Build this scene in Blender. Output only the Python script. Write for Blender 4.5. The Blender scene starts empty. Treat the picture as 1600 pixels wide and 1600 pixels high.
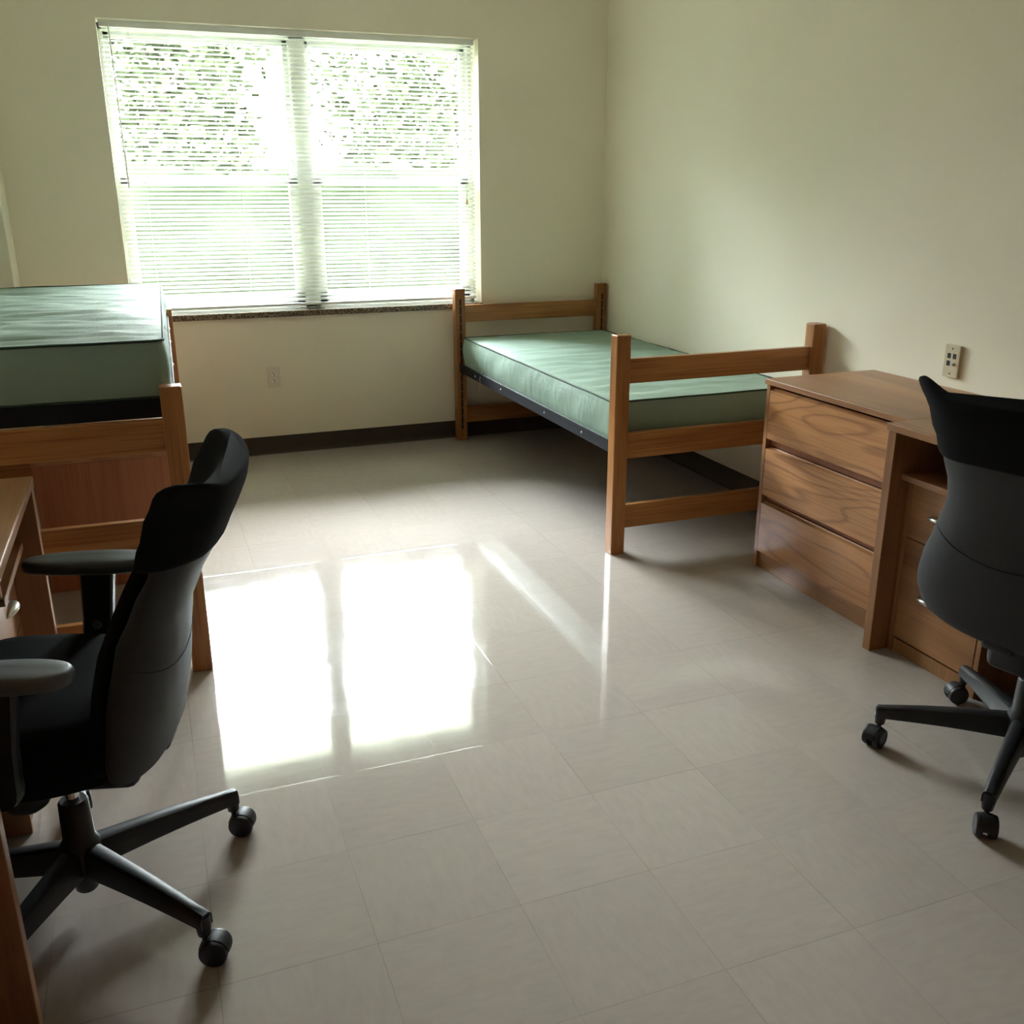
import bpy, bmesh, math, random
from mathutils import Vector, Matrix, noise

S = bpy.context.scene
COL = S.collection
PI = math.pi
R = math.radians

# ------------------------------------------------------------------ camera
YAW, PITCH, ROLL, FPX = 0.3600, -0.3209, -0.0034, 1490.18
fw = Vector((math.sin(YAW) * math.cos(PITCH), math.cos(YAW) * math.cos(PITCH), math.sin(PITCH)))
rt = Vector((math.cos(YAW), -math.sin(YAW), 0))
up = rt.cross(fw)
r2 = rt * math.cos(ROLL) + up * math.sin(ROLL)
u2 = -rt * math.sin(ROLL) + up * math.cos(ROLL)
cam_d = bpy.data.cameras.new('camera')
cam_d.sensor_width = 36.0
cam_d.lens = FPX / 1600 * 36.0
cam_d.clip_start = 0.05
cam = bpy.data.objects.new('camera', cam_d)
COL.objects.link(cam)
m = Matrix.Identity(4)
for i in range(3):
    m[i][0], m[i][1], m[i][2] = r2[i], u2[i], -fw[i]
m.translation = Vector((-2.651, -5.4938, 1.4159))
cam.matrix_world = m
S.camera = cam

# ------------------------------------------------------------------ sky and exposure
W = bpy.data.worlds.new('overcast_sky')
S.world = W
W.use_nodes = True
wn = W.node_tree
wn.nodes.clear()
w_out = wn.nodes.new('ShaderNodeOutputWorld')
w_bg = wn.nodes.new('ShaderNodeBackground')
w_tc = wn.nodes.new('ShaderNodeTexCoord')
w_sep = wn.nodes.new('ShaderNodeSeparateXYZ')
w_rmp = wn.nodes.new('ShaderNodeValToRGB')
w_rmp.color_ramp.elements[0].position = 0.0
w_rmp.color_ramp.elements[0].color = (0.37, 0.385, 0.415, 1)       # overcast sky: about three times brighter overhead
w_rmp.color_ramp.elements[1].position = 1.0
w_rmp.color_ramp.elements[1].color = (1.05, 1.09, 1.18, 1)
w_bg.inputs['Strength'].default_value = 18.0
wn.links.new(w_tc.outputs['Generated'], w_sep.inputs[0])
wn.links.new(w_sep.outputs['Z'], w_rmp.inputs[0])
wn.links.new(w_rmp.outputs[0], w_bg.inputs['Color'])
wn.links.new(w_bg.outputs[0], w_out.inputs[0])

WX0, WX1, WZ0, WZ1 = -2.7227, -0.7738, 0.8093, 2.2347     # window opening
# the window opening is a portal for the daylight (a sampling hint only, it gives no light of its own)
pd = bpy.data.lights.new('window_daylight_portal', 'AREA')
pd.shape = 'RECTANGLE'
pd.size = WX1 - WX0
pd.size_y = WZ1 - WZ0
pd.cycles.is_portal = True
po = bpy.data.objects.new('window_daylight_portal', pd)
po.location = ((WX0 + WX1) / 2, 0.26, (WZ0 + WZ1) / 2)
po.rotation_euler = (-PI / 2, 0, 0)
COL.objects.link(po)

S.view_settings.view_transform = 'Standard'
S.view_settings.look = 'None'
S.view_settings.gamma = 1.0
S.view_settings.use_curve_mapping = False
S.view_settings.exposure = 3.62
S.cycles.max_bounces = 14
S.cycles.diffuse_bounces = 10
S.cycles.glossy_bounces = 4
S.cycles.transmission_bounces = 6
S.cycles.transparent_max_bounces = 12
S.cycles.sample_clamp_indirect = 0.0
S.cycles.caustics_reflective = True
S.cycles.caustics_refractive = False

# ------------------------------------------------------------------ materials
def new_mat(name):
    mt = bpy.data.materials.new(name)
    mt.use_nodes = True
    nt = mt.node_tree
    b = nt.nodes['Principled BSDF']
    return mt, nt, b

def nd(nt, t, **kw):
    n = nt.nodes.new(t)
    for k, v in kw.items():
        setattr(n, k, v)
    return n

def ramp(nt, stops):
    n = nt.nodes.new('ShaderNodeValToRGB')
    e = n.color_ramp.elements
    while len(e) < len(stops):
        e.new(0.5)
    for k, (p, c) in enumerate(stops):
        e[k].position = p
        e[k].color = (*c, 1)
    return n

def math_n(nt, op, a=None, b=None):
    n = nt.nodes.new('ShaderNodeMath')
    n.operation = op
    for k, v in enumerate((a, b)):
        if v is None:
            continue
        if isinstance(v, (int, float)):
            n.inputs[k].default_value = v
        else:
            nt.links.new(v, n.inputs[k])
    return n.outputs[0]

def simple(name, color, rough=0.5, metal=0.0, spec=0.5, bump=0.0, bscale=400.0, var=0.0, vscale=30.0, sheen=0.0):
    mt, nt, b = new_mat(name)
    b.inputs['Roughness'].default_value = rough
    b.inputs['Metallic'].default_value = metal
    b.inputs['Specular IOR Level'].default_value = spec
    if sheen:
        b.inputs['Sheen Weight'].default_value = sheen
        b.inputs['Sheen Roughness'].default_value = 0.6
    tc = nd(nt, 'ShaderNodeTexCoord')
    nz = nd(nt, 'ShaderNodeTexNoise')
    nz.inputs['Scale'].default_value = vscale
    nz.inputs['Detail'].default_value = 4
    nt.links.new(tc.outputs['Object'], nz.inputs['Vector'])
    lo = tuple(c * (1 - var) for c in color)
    hi = tuple(c * (1 + var) for c in color)
    rp = ramp(nt, [(0.3, lo), (0.7, hi)])
    nt.links.new(nz.outputs['Fac'], rp.inputs[0])
    nt.links.new(rp.outputs[0], b.inputs['Base Color'])
    if bump:
        n2 = nd(nt, 'ShaderNodeTexNoise')
        n2.inputs['Scale'].default_value = bscale
        n2.inputs['Detail'].default_value = 2
        nt.links.new(tc.outputs['Object'], n2.inputs['Vector'])
        bp = nd(nt, 'ShaderNodeBump')
        bp.inputs['Strength'].default_value = bump
        bp.inputs['Distance'].default_value = 0.002
        nt.links.new(n2.outputs['Fac'], bp.inputs['Height'])
        nt.links.new(bp.outputs[0], b.inputs['Normal'])
    return mt

def wood(name, axis, dark, light, pore, rough=0.36, rings=7.0, stretch=0.9, cross=7.0, ringmix=0.55, line=False):
    """oak: contour-line growth rings of a stretched noise, plus fine pores along the grain axis"""
    mt, nt, b = new_mat(name)
    tc = nd(nt, 'ShaderNodeTexCoord')
    oi = nd(nt, 'ShaderNodeObjectInfo')
    off = nd(nt, 'ShaderNodeVectorMath', operation='SCALE')
    off.inputs[0].default_value = (7.3, 3.1, 5.7)
    nt.links.new(oi.outputs['Random'], off.inputs['Scale'])
    add = nd(nt, 'ShaderNodeVectorMath', operation='ADD')
    nt.links.new(tc.outputs['Object'], add.inputs[0])
    nt.links.new(off.outputs[0], add.inputs[1])
    def mapped(a, c):
        mp = nd(nt, 'ShaderNodeMapping')
        sc = [c, c, c]
        sc[axis] = a
        mp.inputs['Scale'].default_value = sc
        nt.links.new(add.outputs[0], mp.inputs['Vector'])
        return mp.outputs[0]
    n1 = nd(nt, 'ShaderNodeTexNoise')
    n1.inputs['Scale'].default_value = 1.0
    n1.inputs['Detail'].default_value = 2.0
    n1.inputs['Roughness'].default_value = 0.4
    nt.links.new(mapped(stretch, cross), n1.inputs['Vector'])
    s = math_n(nt, 'MULTIPLY', n1.outputs['Fac'], rings * 2 * PI)
    s = math_n(nt, 'SINE', s)
    s = math_n(nt, 'MULTIPLY', s, 0.5)
    s = math_n(nt, 'ADD', s, 0.5)
    s = math_n(nt, 'SUBTRACT', 1.0, math_n(nt, 'POWER', s, 7.0)) if line else math_n(nt, 'POWER', s, 1.6)
    n2 = nd(nt, 'ShaderNodeTexNoise')
    n2.inputs['Scale'].default_value = 1.0
    n2.inputs['Detail'].default_value = 5.0
    nt.links.new(mapped(3.0, 130.0), n2.inputs['Vector'])
    n3 = nd(nt, 'ShaderNodeTexNoise')
    n3.inputs['Scale'].default_value = 1.0
    n3.inputs['Detail'].default_value = 3.0
    nt.links.new(mapped(1.2, 14.0), n3.inputs['Vector'])
    v = math_n(nt, 'MULTIPLY', s, ringmix)
    v2 = math_n(nt, 'MULTIPLY', n3.outputs['Fac'], 1 - ringmix)
    v = math_n(nt, 'ADD', v, v2)
    rp = ramp(nt, [(0.1, dark), (0.75, light)])
    nt.links.new(v, rp.inputs[0])
    pr = ramp(nt, [(0.34, pore), (0.52, (1, 1, 1))])
    nt.links.new(n2.outputs['Fac'], pr.inputs[0])
    mx = nd(nt, 'ShaderNodeMix', data_type='RGBA', blend_type='MULTIPLY')
    mx.inputs[0].default_value = 0.75
    nt.links.new(rp.outputs[0], mx.inputs[6])
    nt.links.new(pr.outputs[0], mx.inputs[7])
    nt.links.new(mx.outputs[2], b.inputs['Base Color'])
    b.inputs['Roughness'].default_value = rough
    b.inputs['Specular IOR Level'].default_value = 0.45
    bp = nd(nt, 'ShaderNodeBump')
    bp.inputs['Strength'].default_value = 0.12
    bp.inputs['Distance'].default_value = 0.001
    nt.links.new(n2.outputs['Fac'], bp.inputs['Height'])
    nt.links.new(bp.outputs[0], b.inputs['Normal'])
    return mt

PORE = (0.62, 0.52, 0.42)
BD, BL = (0.235, 0.085, 0.020), (0.45, 0.205, 0.068)
M = {}
for ax, nm in enumerate('xyz'):
    M['bed_' + nm] = wood('honey_oak_' + nm, ax, BD, BL, PORE, 0.33, rings=3.0, ringmix=0.35)
DD, DL = (0.25, 0.103, 0.038), (0.50, 0.245, 0.102)
for ax, nm in enumerate('xyz'):
    M['case_' + nm] = wood('oak_laminate_' + nm, ax, tuple(c * 0.78 for c in DD), tuple(c * 0.86 for c in DL), (0.8, 0.72, 0.66), 0.38, rings=2.0, ringmix=0.22)
M['drawer'] = wood('flame_oak_laminate', 1, DD, DL, (0.74, 0.64, 0.55), 0.36, rings=12.0, stretch=0.9, cross=4.2, ringmix=0.42, line=True)
M['panel_back'] = wood('red_oak_panel', 2, (0.27, 0.092, 0.038), (0.37, 0.142, 0.062), (0.8, 0.72, 0.66), 0.4, rings=2.0, ringmix=0.2)

M['wall'] = simple('cream_wall_paint', (0.835, 0.785, 0.655), 0.55, bump=0.08, bscale=180, var=0.012, vscale=2.0, spec=0.35)
M['ceiling'] = simple('white_ceiling_paint', (0.88, 0.86, 0.81), 0.9, var=0.01)
M['baseboard'] = simple('dark_brown_vinyl_base', (0.040, 0.030, 0.022), 0.45, var=0.1)
M['vinyl_frame'] = simple('white_vinyl_window', (0.80, 0.81, 0.80), 0.35, var=0.01)
M['black_metal'] = simple('black_enamel_steel', (0.010, 0.0108, 0.015), 0.6, spec=0.2, var=0.1)
# the slot in a bed post: the groove's shade is its near-black colour, crossed by thin bright pins every 5 cm
mt, nt, b = new_mat('slot_shade_with_pins')
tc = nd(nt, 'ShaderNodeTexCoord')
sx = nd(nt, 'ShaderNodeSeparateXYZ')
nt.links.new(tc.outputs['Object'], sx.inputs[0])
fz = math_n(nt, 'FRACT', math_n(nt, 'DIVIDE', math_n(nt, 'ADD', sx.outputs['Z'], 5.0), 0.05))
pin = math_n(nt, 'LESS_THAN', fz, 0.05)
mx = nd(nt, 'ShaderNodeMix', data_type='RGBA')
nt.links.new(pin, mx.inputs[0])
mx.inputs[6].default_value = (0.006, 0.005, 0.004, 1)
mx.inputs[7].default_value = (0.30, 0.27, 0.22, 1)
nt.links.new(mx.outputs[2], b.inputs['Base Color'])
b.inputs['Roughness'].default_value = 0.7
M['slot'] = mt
M['steel'] = simple('satin_steel', (0.55, 0.54, 0.50), 0.35, metal=1.0, var=0.05)
M['nickel'] = simple('satin_nickel', (0.62, 0.60, 0.54), 0.3, metal=1.0, var=0.04)
M['chrome'] = simple('chrome', (0.8, 0.8, 0.8), 0.12, metal=1.0)
M['black_plastic'] = simple('black_nylon', (0.009, 0.009, 0.011), 0.46, bump=0.1, bscale=900, var=0.08)
M['arm_pad'] = simple('charcoal_arm_pad', (0.062, 0.067, 0.072), 0.42, bump=0.12, bscale=900, var=0.06)
M['black_fabric'] = simple('black_knit_fabric', (0.0065, 0.0068, 0.0075), 0.95, spec=0.15, bump=0.35, bscale=1500, var=0.15, vscale=300)
M['shell_fabric'] = simple('charcoal_back_cover', (0.023, 0.024, 0.0265), 0.62, spec=0.35, bump=0.2, bscale=1300, var=0.08, vscale=200)
M['seam'] = simple('black_thread_seam', (0.006, 0.006, 0.006), 0.8)
M['thread'] = simple('white_thread', (0.75, 0.76, 0.72), 0.8)
M['plate'] = simple('ivory_wall_plate', (0.60, 0.53, 0.38), 0.4, var=0.01)
M['socket'] = simple('pale_socket_face', (0.88, 0.83, 0.74), 0.35, var=0.01)
M['plate_beige'] = simple('beige_wall_plate', (0.745, 0.675, 0.56), 0.4, var=0.01)
M['hole'] = simple('black_socket_hole', (0.006, 0.006, 0.006), 0.7)
M['piping'] = simple('dark_green_piping', (0.035, 0.060, 0.042), 0.7, spec=0.2, var=0.1)
M['cord'] = simple('white_cord', (0.75, 0.75, 0.70), 0.7)
M['tassel'] = simple('amber_cord_tassel', (0.62, 0.47, 0.25), 0.5)
M['bark'] = simple('tree_bark', (0.04, 0.032, 0.025), 0.9, bump=0.5, bscale=30, var=0.3)
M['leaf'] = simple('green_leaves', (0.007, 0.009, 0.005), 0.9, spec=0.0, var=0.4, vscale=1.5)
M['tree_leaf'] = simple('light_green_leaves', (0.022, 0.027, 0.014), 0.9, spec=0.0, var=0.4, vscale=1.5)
M['lawn'] = simple('lawn_grass', (0.10, 0.12, 0.07), 0.9, var=0.3, vscale=3.0)
M['dust_dark'] = simple('dark_floor_speck', (0.02, 0.016, 0.012), 0.9)

# granite sill
mt, nt, b = new_mat('speckled_granite')
tc = nd(nt, 'ShaderNodeTexCoord')
vo = nd(nt, 'ShaderNodeTexVoronoi')
vo.inputs['Scale'].default_value = 220
nt.links.new(tc.outputs['Object'], vo.inputs['Vector'])
rp = ramp(nt, [(0.15, (0.045, 0.035, 0.026)), (0.5, (0.15, 0.115, 0.08)), (0.85, (0.34, 0.28, 0.2))])
sp = nd(nt, 'ShaderNodeSeparateColor')
nt.links.new(vo.outputs['Color'], sp.inputs[0])
nt.links.new(sp.outputs[0], rp.inputs[0])
nt.links.new(rp.outputs[0], b.inputs['Base Color'])
b.inputs['Roughness'].default_value = 0.12
M['granite'] = mt

# blind slats: white, thin, letting some daylight through
mt, nt, b = new_mat('translucent_white_slat')
b.inputs['Base Color'].default_value = (0.50, 0.515, 0.42, 1)
b.inputs['Roughness'].default_value = 0.4
tr = nd(nt, 'ShaderNodeBsdfTranslucent')
tr.inputs['Color'].default_value = (0.90, 0.90, 0.84, 1)
mx = nd(nt, 'ShaderNodeMixShader')
mx.inputs[0].default_value = 0.46
nt.links.new(b.outputs[0], mx.inputs[1])
nt.links.new(tr.outputs[0], mx.inputs[2])
nt.links.new(mx.outputs[0], nt.nodes['Material Output'].inputs['Surface'])
M['slat'] = mt

# window panes: thin clear glass
mt, nt, b = new_mat('thin_window_glass')
nt.nodes.remove(b)
tp = nd(nt, 'ShaderNodeBsdfTransparent')
tp.inputs['Color'].default_value = (0.93, 0.96, 0.94, 1)
gl = nd(nt, 'ShaderNodeBsdfGlossy')
gl.inputs['Roughness'].default_value = 0.02
fr = nd(nt, 'ShaderNodeFresnel')
fr.inputs['IOR'].default_value = 1.45
mx = nd(nt, 'ShaderNodeMixShader')
nt.links.new(fr.outputs[0], mx.inputs[0])
nt.links.new(tp.outputs[0], mx.inputs[1])
nt.links.new(gl.outputs[0], mx.inputs[2])
nt.links.new(mx.outputs[0], nt.nodes['Material Output'].inputs['Surface'])
M['glass'] = mt

# green mattress ticking (vinyl): faint woven stripes and fine creases
mt, nt, b = new_mat('green_vinyl_ticking')
tc = nd(nt, 'ShaderNodeTexCoord')
nz = nd(nt, 'ShaderNodeTexNoise')
nz.inputs['Scale'].default_value = 3.0
nt.links.new(tc.outputs['Object'], nz.inputs['Vector'])
rp = ramp(nt, [(0.3, (0.215, 0.305, 0.242)), (0.7, (0.250, 0.343, 0.277))])
nt.links.new(nz.outputs['Fac'], rp.inputs[0])
nt.links.new(rp.outputs[0], b.inputs['Base Color'])
b.inputs['Roughness'].default_value = 0.55
b.inputs['Specular IOR Level'].default_value = 0.25
mp = nd(nt, 'ShaderNodeMapping')
mp.inputs['Scale'].default_value = (2.2, 13, 6)
nt.links.new(tc.outputs['Object'], mp.inputs['Vector'])
n2 = nd(nt, 'ShaderNodeTexNoise')
n2.inputs['Scale'].default_value = 1.0
n2.inputs['Detail'].default_value = 3.0
n2.inputs['Distortion'].default_value = 0.8
nt.links.new(mp.outputs[0], n2.inputs['Vector'])
b1 = nd(nt, 'ShaderNodeBump')
b1.inputs['Strength'].default_value = 0.35
b1.inputs['Distance'].default_value = 0.012
nt.links.new(n2.outputs['Fac'], b1.inputs['Height'])
wv = nd(nt, 'ShaderNodeTexWave')
wv.bands_direction = 'X'
wv.inputs['Scale'].default_value = 55
wv.inputs['Distortion'].default_value = 0.4
nt.links.new(tc.outputs['Object'], wv.inputs['Vector'])
b2 = nd(nt, 'ShaderNodeBump')
b2.inputs['Strength'].default_value = 0.10
b2.inputs['Distance'].default_value = 0.001
nt.links.new(wv.outputs['Fac'], b2.inputs['Height'])
nt.links.new(b1.outputs[0], b2.inputs['Normal'])
nt.links.new(b2.outputs[0], b.inputs['Normal'])
M['ticking'] = mt

# vinyl composition floor tiles: 30.48 cm, mottled along alternate directions, waxed
TX, TY, TS = -2.3632, -3.6582, 0.3048
mt, nt, b = new_mat('waxed_vinyl_floor_tile')
tc = nd(nt, 'ShaderNodeTexCoord')
mp = nd(nt, 'ShaderNodeMapping')
mp.inputs['Location'].default_value = (-TX / TS + 40, -TY / TS + 40, 0)
mp.inputs['Scale'].default_value = (1 / TS, 1 / TS, 1 / TS)
nt.links.new(tc.outputs['Object'], mp.inputs['Vector'])
sx = nd(nt, 'ShaderNodeSeparateXYZ')
nt.links.new(mp.outputs[0], sx.inputs[0])
fx = math_n(nt, 'FRACT', sx.outputs['X'])
fy = math_n(nt, 'FRACT', sx.outputs['Y'])
ix = math_n(nt, 'FLOOR', sx.outputs['X'])
iy = math_n(nt, 'FLOOR', sx.outputs['Y'])
def edge(f):
    a = math_n(nt, 'SUBTRACT', 1.0, f)
    return math_n(nt, 'MINIMUM', f, a)
e = math_n(nt, 'MINIMUM', edge(fx), edge(fy))
seam = nd(nt, 'ShaderNodeMapRange')
seam.inputs['From Min'].default_value = 0.0010
seam.inputs['From Max'].default_value = 0.0042
nt.links.new(e, seam.inputs['Value'])             # 0 in the joint, 1 on the tile
nzj = nd(nt, 'ShaderNodeTexNoise')
nzj.inputs['Scale'].default_value = 2.2
nzj.inputs['Detail'].default_value = 3
nt.links.new(tc.outputs['Object'], nzj.inputs['Vector'])
jr = ramp(nt, [(0.40, (0.12, 0.12, 0.12)), (0.62, (0.62, 0.62, 0.62))])
nt.links.new(nzj.outputs['Fac'], jr.inputs[0])
ci = nd(nt, 'ShaderNodeCombineXYZ')
nt.links.new(ix, ci.inputs[0])
nt.links.new(iy, ci.inputs[1])
wh = nd(nt, 'ShaderNodeTexWhiteNoise')
wh.noise_dimensions = '2D'
nt.links.new(ci.outputs[0], wh.inputs['Vector'])
par = math_n(nt, 'MODULO', math_n(nt, 'ADD', ix, iy), 2.0)
def streak(sc):
    p = nd(nt, 'ShaderNodeMapping')
    p.inputs['Scale'].default_value = sc
    nt.links.new(tc.outputs['Object'], p.inputs['Vector'])
    n = nd(nt, 'ShaderNodeTexNoise')
    n.inputs['Scale'].default_value = 1.0
    n.inputs['Detail'].default_value = 6.0
    n.inputs['Roughness'].default_value = 0.62
    nt.links.new(p.outputs[0], n.inputs['Vector'])
    return n.outputs['Fac']
mxs = nd(nt, 'ShaderNodeMix', data_type='FLOAT')
nt.links.new(par, mxs.inputs[0])
nt.links.new(streak((16, 52, 1)), mxs.inputs[2])
nt.links.new(streak((52, 16, 1)), mxs.inputs[3])
rp = ramp(nt, [(0.25, (0.395, 0.347, 0.310)), (0.50, (0.420, 0.371, 0.333)), (0.75, (0.442, 0.392, 0.353))])
nt.links.new(mxs.outputs[0], rp.inputs[0])
tv = nd(nt, 'ShaderNodeMapRange')
tv.inputs['To Min'].default_value = 0.955
tv.inputs['To Max'].default_value = 1.02
nt.links.new(wh.outputs['Value'], tv.inputs['Value'])
sm = nd(nt, 'ShaderNodeMix', data_type='RGBA', blend_type='MULTIPLY')
sm.inputs[0].default_value = 1.0
nt.links.new(rp.outputs[0], sm.inputs[6])
nt.links.new(tv.outputs[0], sm.inputs[7])
jm = nd(nt, 'ShaderNodeMix', data_type='RGBA')
inv = math_n(nt, 'SUBTRACT', 1.0, seam.outputs[0])
jf = math_n(nt, 'MULTIPLY', inv, jr.outputs[0])
nt.links.new(jf, jm.inputs[0])
nt.links.new(sm.outputs[2], jm.inputs[6])
jm.inputs[7].default_value = (0.17, 0.145, 0.115, 1)
nt.links.new(jm.outputs[2], b.inputs['Base Color'])
nr = nd(nt, 'ShaderNodeTexNoise')
nr.inputs['Scale'].default_value = 9
nr.inputs['Detail'].default_value = 5
nt.links.new(tc.outputs['Object'], nr.inputs['Vector'])
rr = nd(nt, 'ShaderNodeMapRange')
rr.inputs['From Min'].default_value = 0.3
rr.inputs['From Max'].default_value = 0.7
rr.inputs['To Min'].default_value = 0.050
rr.inputs['To Max'].default_value = 0.085
nt.links.new(nr.outputs['Fac'], rr.inputs['Value'])
nt.links.new(rr.outputs[0], b.inputs['Roughness'])
b.inputs['Specular IOR Level'].default_value = 0.5
bp = nd(nt, 'ShaderNodeBump')
bp.inputs['Strength'].default_value = 0.065
bp.inputs['Distance'].default_value = 0.001
nb = nd(nt, 'ShaderNodeTexNoise')
nb.inputs['Scale'].default_value = 55
nb.inputs['Detail'].default_value = 4
nt.links.new(tc.outputs['Object'], nb.inputs['Vector'])
hh = math_n(nt, 'MULTIPLY', nb.outputs['Fac'], 0.25)
hh = math_n(nt, 'ADD', hh, seam.outputs[0])
nt.links.new(hh, bp.inputs['Height'])
nt.links.new(bp.outputs[0], b.inputs['Normal'])
M['floor'] = mt

# ------------------------------------------------------------------ mesh helpers
class MB:
    def __init__(s):
        s.bm = bmesh.new()

    def box(s, x0, x1, y0, y1, z0, z1, bev=0.0, seg=2):
        if x0 > x1: x0, x1 = x1, x0
        if y0 > y1: y0, y1 = y1, y0
        if z0 > z1: z0, z1 = z1, z0
        t = bmesh.new()
        r = bmesh.ops.create_cube(t, size=1.0)
        for v in r['verts']:
            v.co = Vector(((x0 + x1) / 2 + v.co.x * (x1 - x0), (y0 + y1) / 2 + v.co.y * (y1 - y0), (z0 + z1) / 2 + v.co.z * (z1 - z0)))
        if bev:
            bev = min(bev, 0.45 * min(x1 - x0, y1 - y0, z1 - z0))
            bmesh.ops.bevel(t, geom=t.edges[:], offset=bev, segments=seg, profile=0.5, affect='EDGES')
        s.merge(t)
        return s

    def merge(s, t, mat=None):
        if mat is not None:
            bmesh.ops.transform(t, matrix=mat, verts=t.verts[:])
        me = bpy.data.meshes.new('tmp')
        t.to_mesh(me)
        t.free()
        s.bm.from_mesh(me)
        bpy.data.meshes.remove(me)

    def loft(s, rings, cap=True, closed=True):
        vs = [[s.bm.verts.new(p) for p in r] for r in rings]
        n = len(rings[0])
        for a, b_ in zip(vs, vs[1:]):
            for i in range(n if closed else n - 1):
                j = (i + 1) % n
                s.bm.faces.new((a[i], a[j], b_[j], b_[i]))
        if cap:
            s.bm.faces.new(list(reversed(vs[0])))
            s.bm.faces.new(vs[-1])
        return s

    def tube(s, pts, rad, n=12, cap=True):
        pts = [Vector(p) for p in pts]
        rads = rad if isinstance(rad, (list, tuple)) else [rad] * len(pts)
        rings = []
        prev = None
        for i, p in enumerate(pts):
            d = (pts[min(i + 1, len(pts) - 1)] - pts[max(i - 1, 0)]).normalized()
            if prev is None:
                a = Vector((0, 0, 1)) if abs(d.z) < 0.9 else Vector((1, 0, 0))
                nx = d.cross(a).normalized()
            else:
                nx = (prev - d * prev.dot(d)).normalized()
            ny = d.cross(nx)
            prev = nx
            rings.append([p + (nx * math.cos(2 * PI * k / n) + ny * math.sin(2 * PI * k / n)) * rads[i] for k in range(n)])
        return s.loft(rings, cap)

    def lathe(s, prof, n=28, mat=None):
        t = MB()
        t.loft([[Vector((r * math.cos(2 * PI * k / n), r * math.sin(2 * PI * k / n), z)) for k in range(n)] for r, z in prof])
        s.merge(t.bm, mat)
        return s

    def build(s, name, mat, parent=None, smooth=None, loc=None):
        bmesh.ops.recalc_face_normals(s.bm, faces=s.bm.faces[:])
        me = bpy.data.meshes.new(name)
        s.bm.to_mesh(me)
        s.bm.free()
        for mm in (mat if isinstance(mat, (list, tuple)) else [mat]):
            me.materials.append(mm)
        if smooth is not None:
            me.shade_smooth()
            try:
                me.set_sharp_from_angle(angle=R(smooth))
            except Exception:
                pass
        o = bpy.data.objects.new(name, me)
        COL.objects.link(o)
        if parent is not None:
            o.parent = parent
        if loc is not None:
            o.location = loc
        return o

def B(name, mat, parent, *dims, bev=0.002, seg=2):
    x0, x1, y0, y1, z0, z1 = dims
    c = Vector(((x0 + x1) / 2, (y0 + y1) / 2, (z0 + z1) / 2))
    mb = MB().box(x0 - c.x, x1 - c.x, y0 - c.y, y1 - c.y, z0 - c.z, z1 - c.z, bev, seg)
    return mb.build(name, mat, parent, loc=c)

def thing(name, label, cat, loc=(0, 0, 0), rz=0.0, group=None):
    o = bpy.data.objects.new(name, None)
    o.empty_display_size = 0.1
    o.location = loc
    o.rotation_euler = (0, 0, rz)
    COL.objects.link(o)
    return tag(o, label, cat, group)

def tag(o, label, cat, group=None):
    o['label'] = label
    o['category'] = cat
    if group:
        o['group'] = group
    return o

def struct(o, label=None):
    o['kind'] = 'structure'
    if label:
        o['label'] = label
    return o

# ------------------------------------------------------------------ room shell
XR, XL, YB, YN, ZC = 0.018, -3.60, 0.0, -6.6, 2.72
WALLT = 0.26
struct(MB().box(XL - 0.3, XR + 0.3, YN - 0.3, YB + 0.3, -0.2, 0.0).build('floor', M['floor']))
struct(MB().box(XL - 0.3, XR + 0.3, YN - 0.3, YB + 0.3, ZC, ZC + 0.2).build('ceiling', M['ceiling']))
wb = MB()
wb.box(XL - 0.3, WX0, YB, YB + WALLT, 0, ZC)
wb.box(WX1, XR + 0.3, YB, YB + WALLT, 0, ZC)
wb.box(WX0, WX1, YB, YB + WALLT, 0, 0.778)
wb.box(WX0, WX1, YB, YB + WALLT, WZ1, ZC)
struct(wb.build('wall_back', M['wall']))
struct(MB().box(XR, XR + 0.25, YN, YB, 0, ZC).build('wall_right', M['wall']))
wl = MB().box(XL - 0.25, XL, YN, YB, 0, ZC)
wl.box(XL, -3.232, -0.25, YB, 0, ZC, 0.004)
struct(wl.build('wall_left', M['wall']))
struct(MB().box(XL - 0.25, XR + 0.25, YN - 0.25, YN, 0, ZC).build('wall_front', M['case_z']))  # out-of-view wall given dark oak to cut bounce light
# coved vinyl baseboards
def cove(name, pts):
    """pts: (x,y) wall line and its inward normal"""
    (x0, y0), (x1, y1), (nx, ny) = pts
    prof = [(0.0, 0.1024), (0.003, 0.1024), (0.004, 0.10), (0.004, 0.020), (0.007, 0.008), (0.014, 0.0015), (0.016, 0.0), (0.0, 0.0)]
    rings = [[Vector((x + nx * d, y + ny * d, z)) for d, z in prof] for x, y in ((x0, y0), (x1, y1))]
    struct(MB().loft(rings).build(name, M['baseboard']))
cove('baseboard_back', ((-3.232, YB), (XR, YB), (0, -1)))
cove('baseboard_right', ((XR, YN), (XR, YB), (-1, 0)))
cove('baseboard_left', ((XL, YN), (XL, -0.25), (1, 0)))
# granite sill
struct(MB().box(WX0 - 0.0, WX1 + 0.0, -0.024, 0.135, 0.7775, 0.8093, 0.003).build('trim_1', M['granite']))

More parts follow.
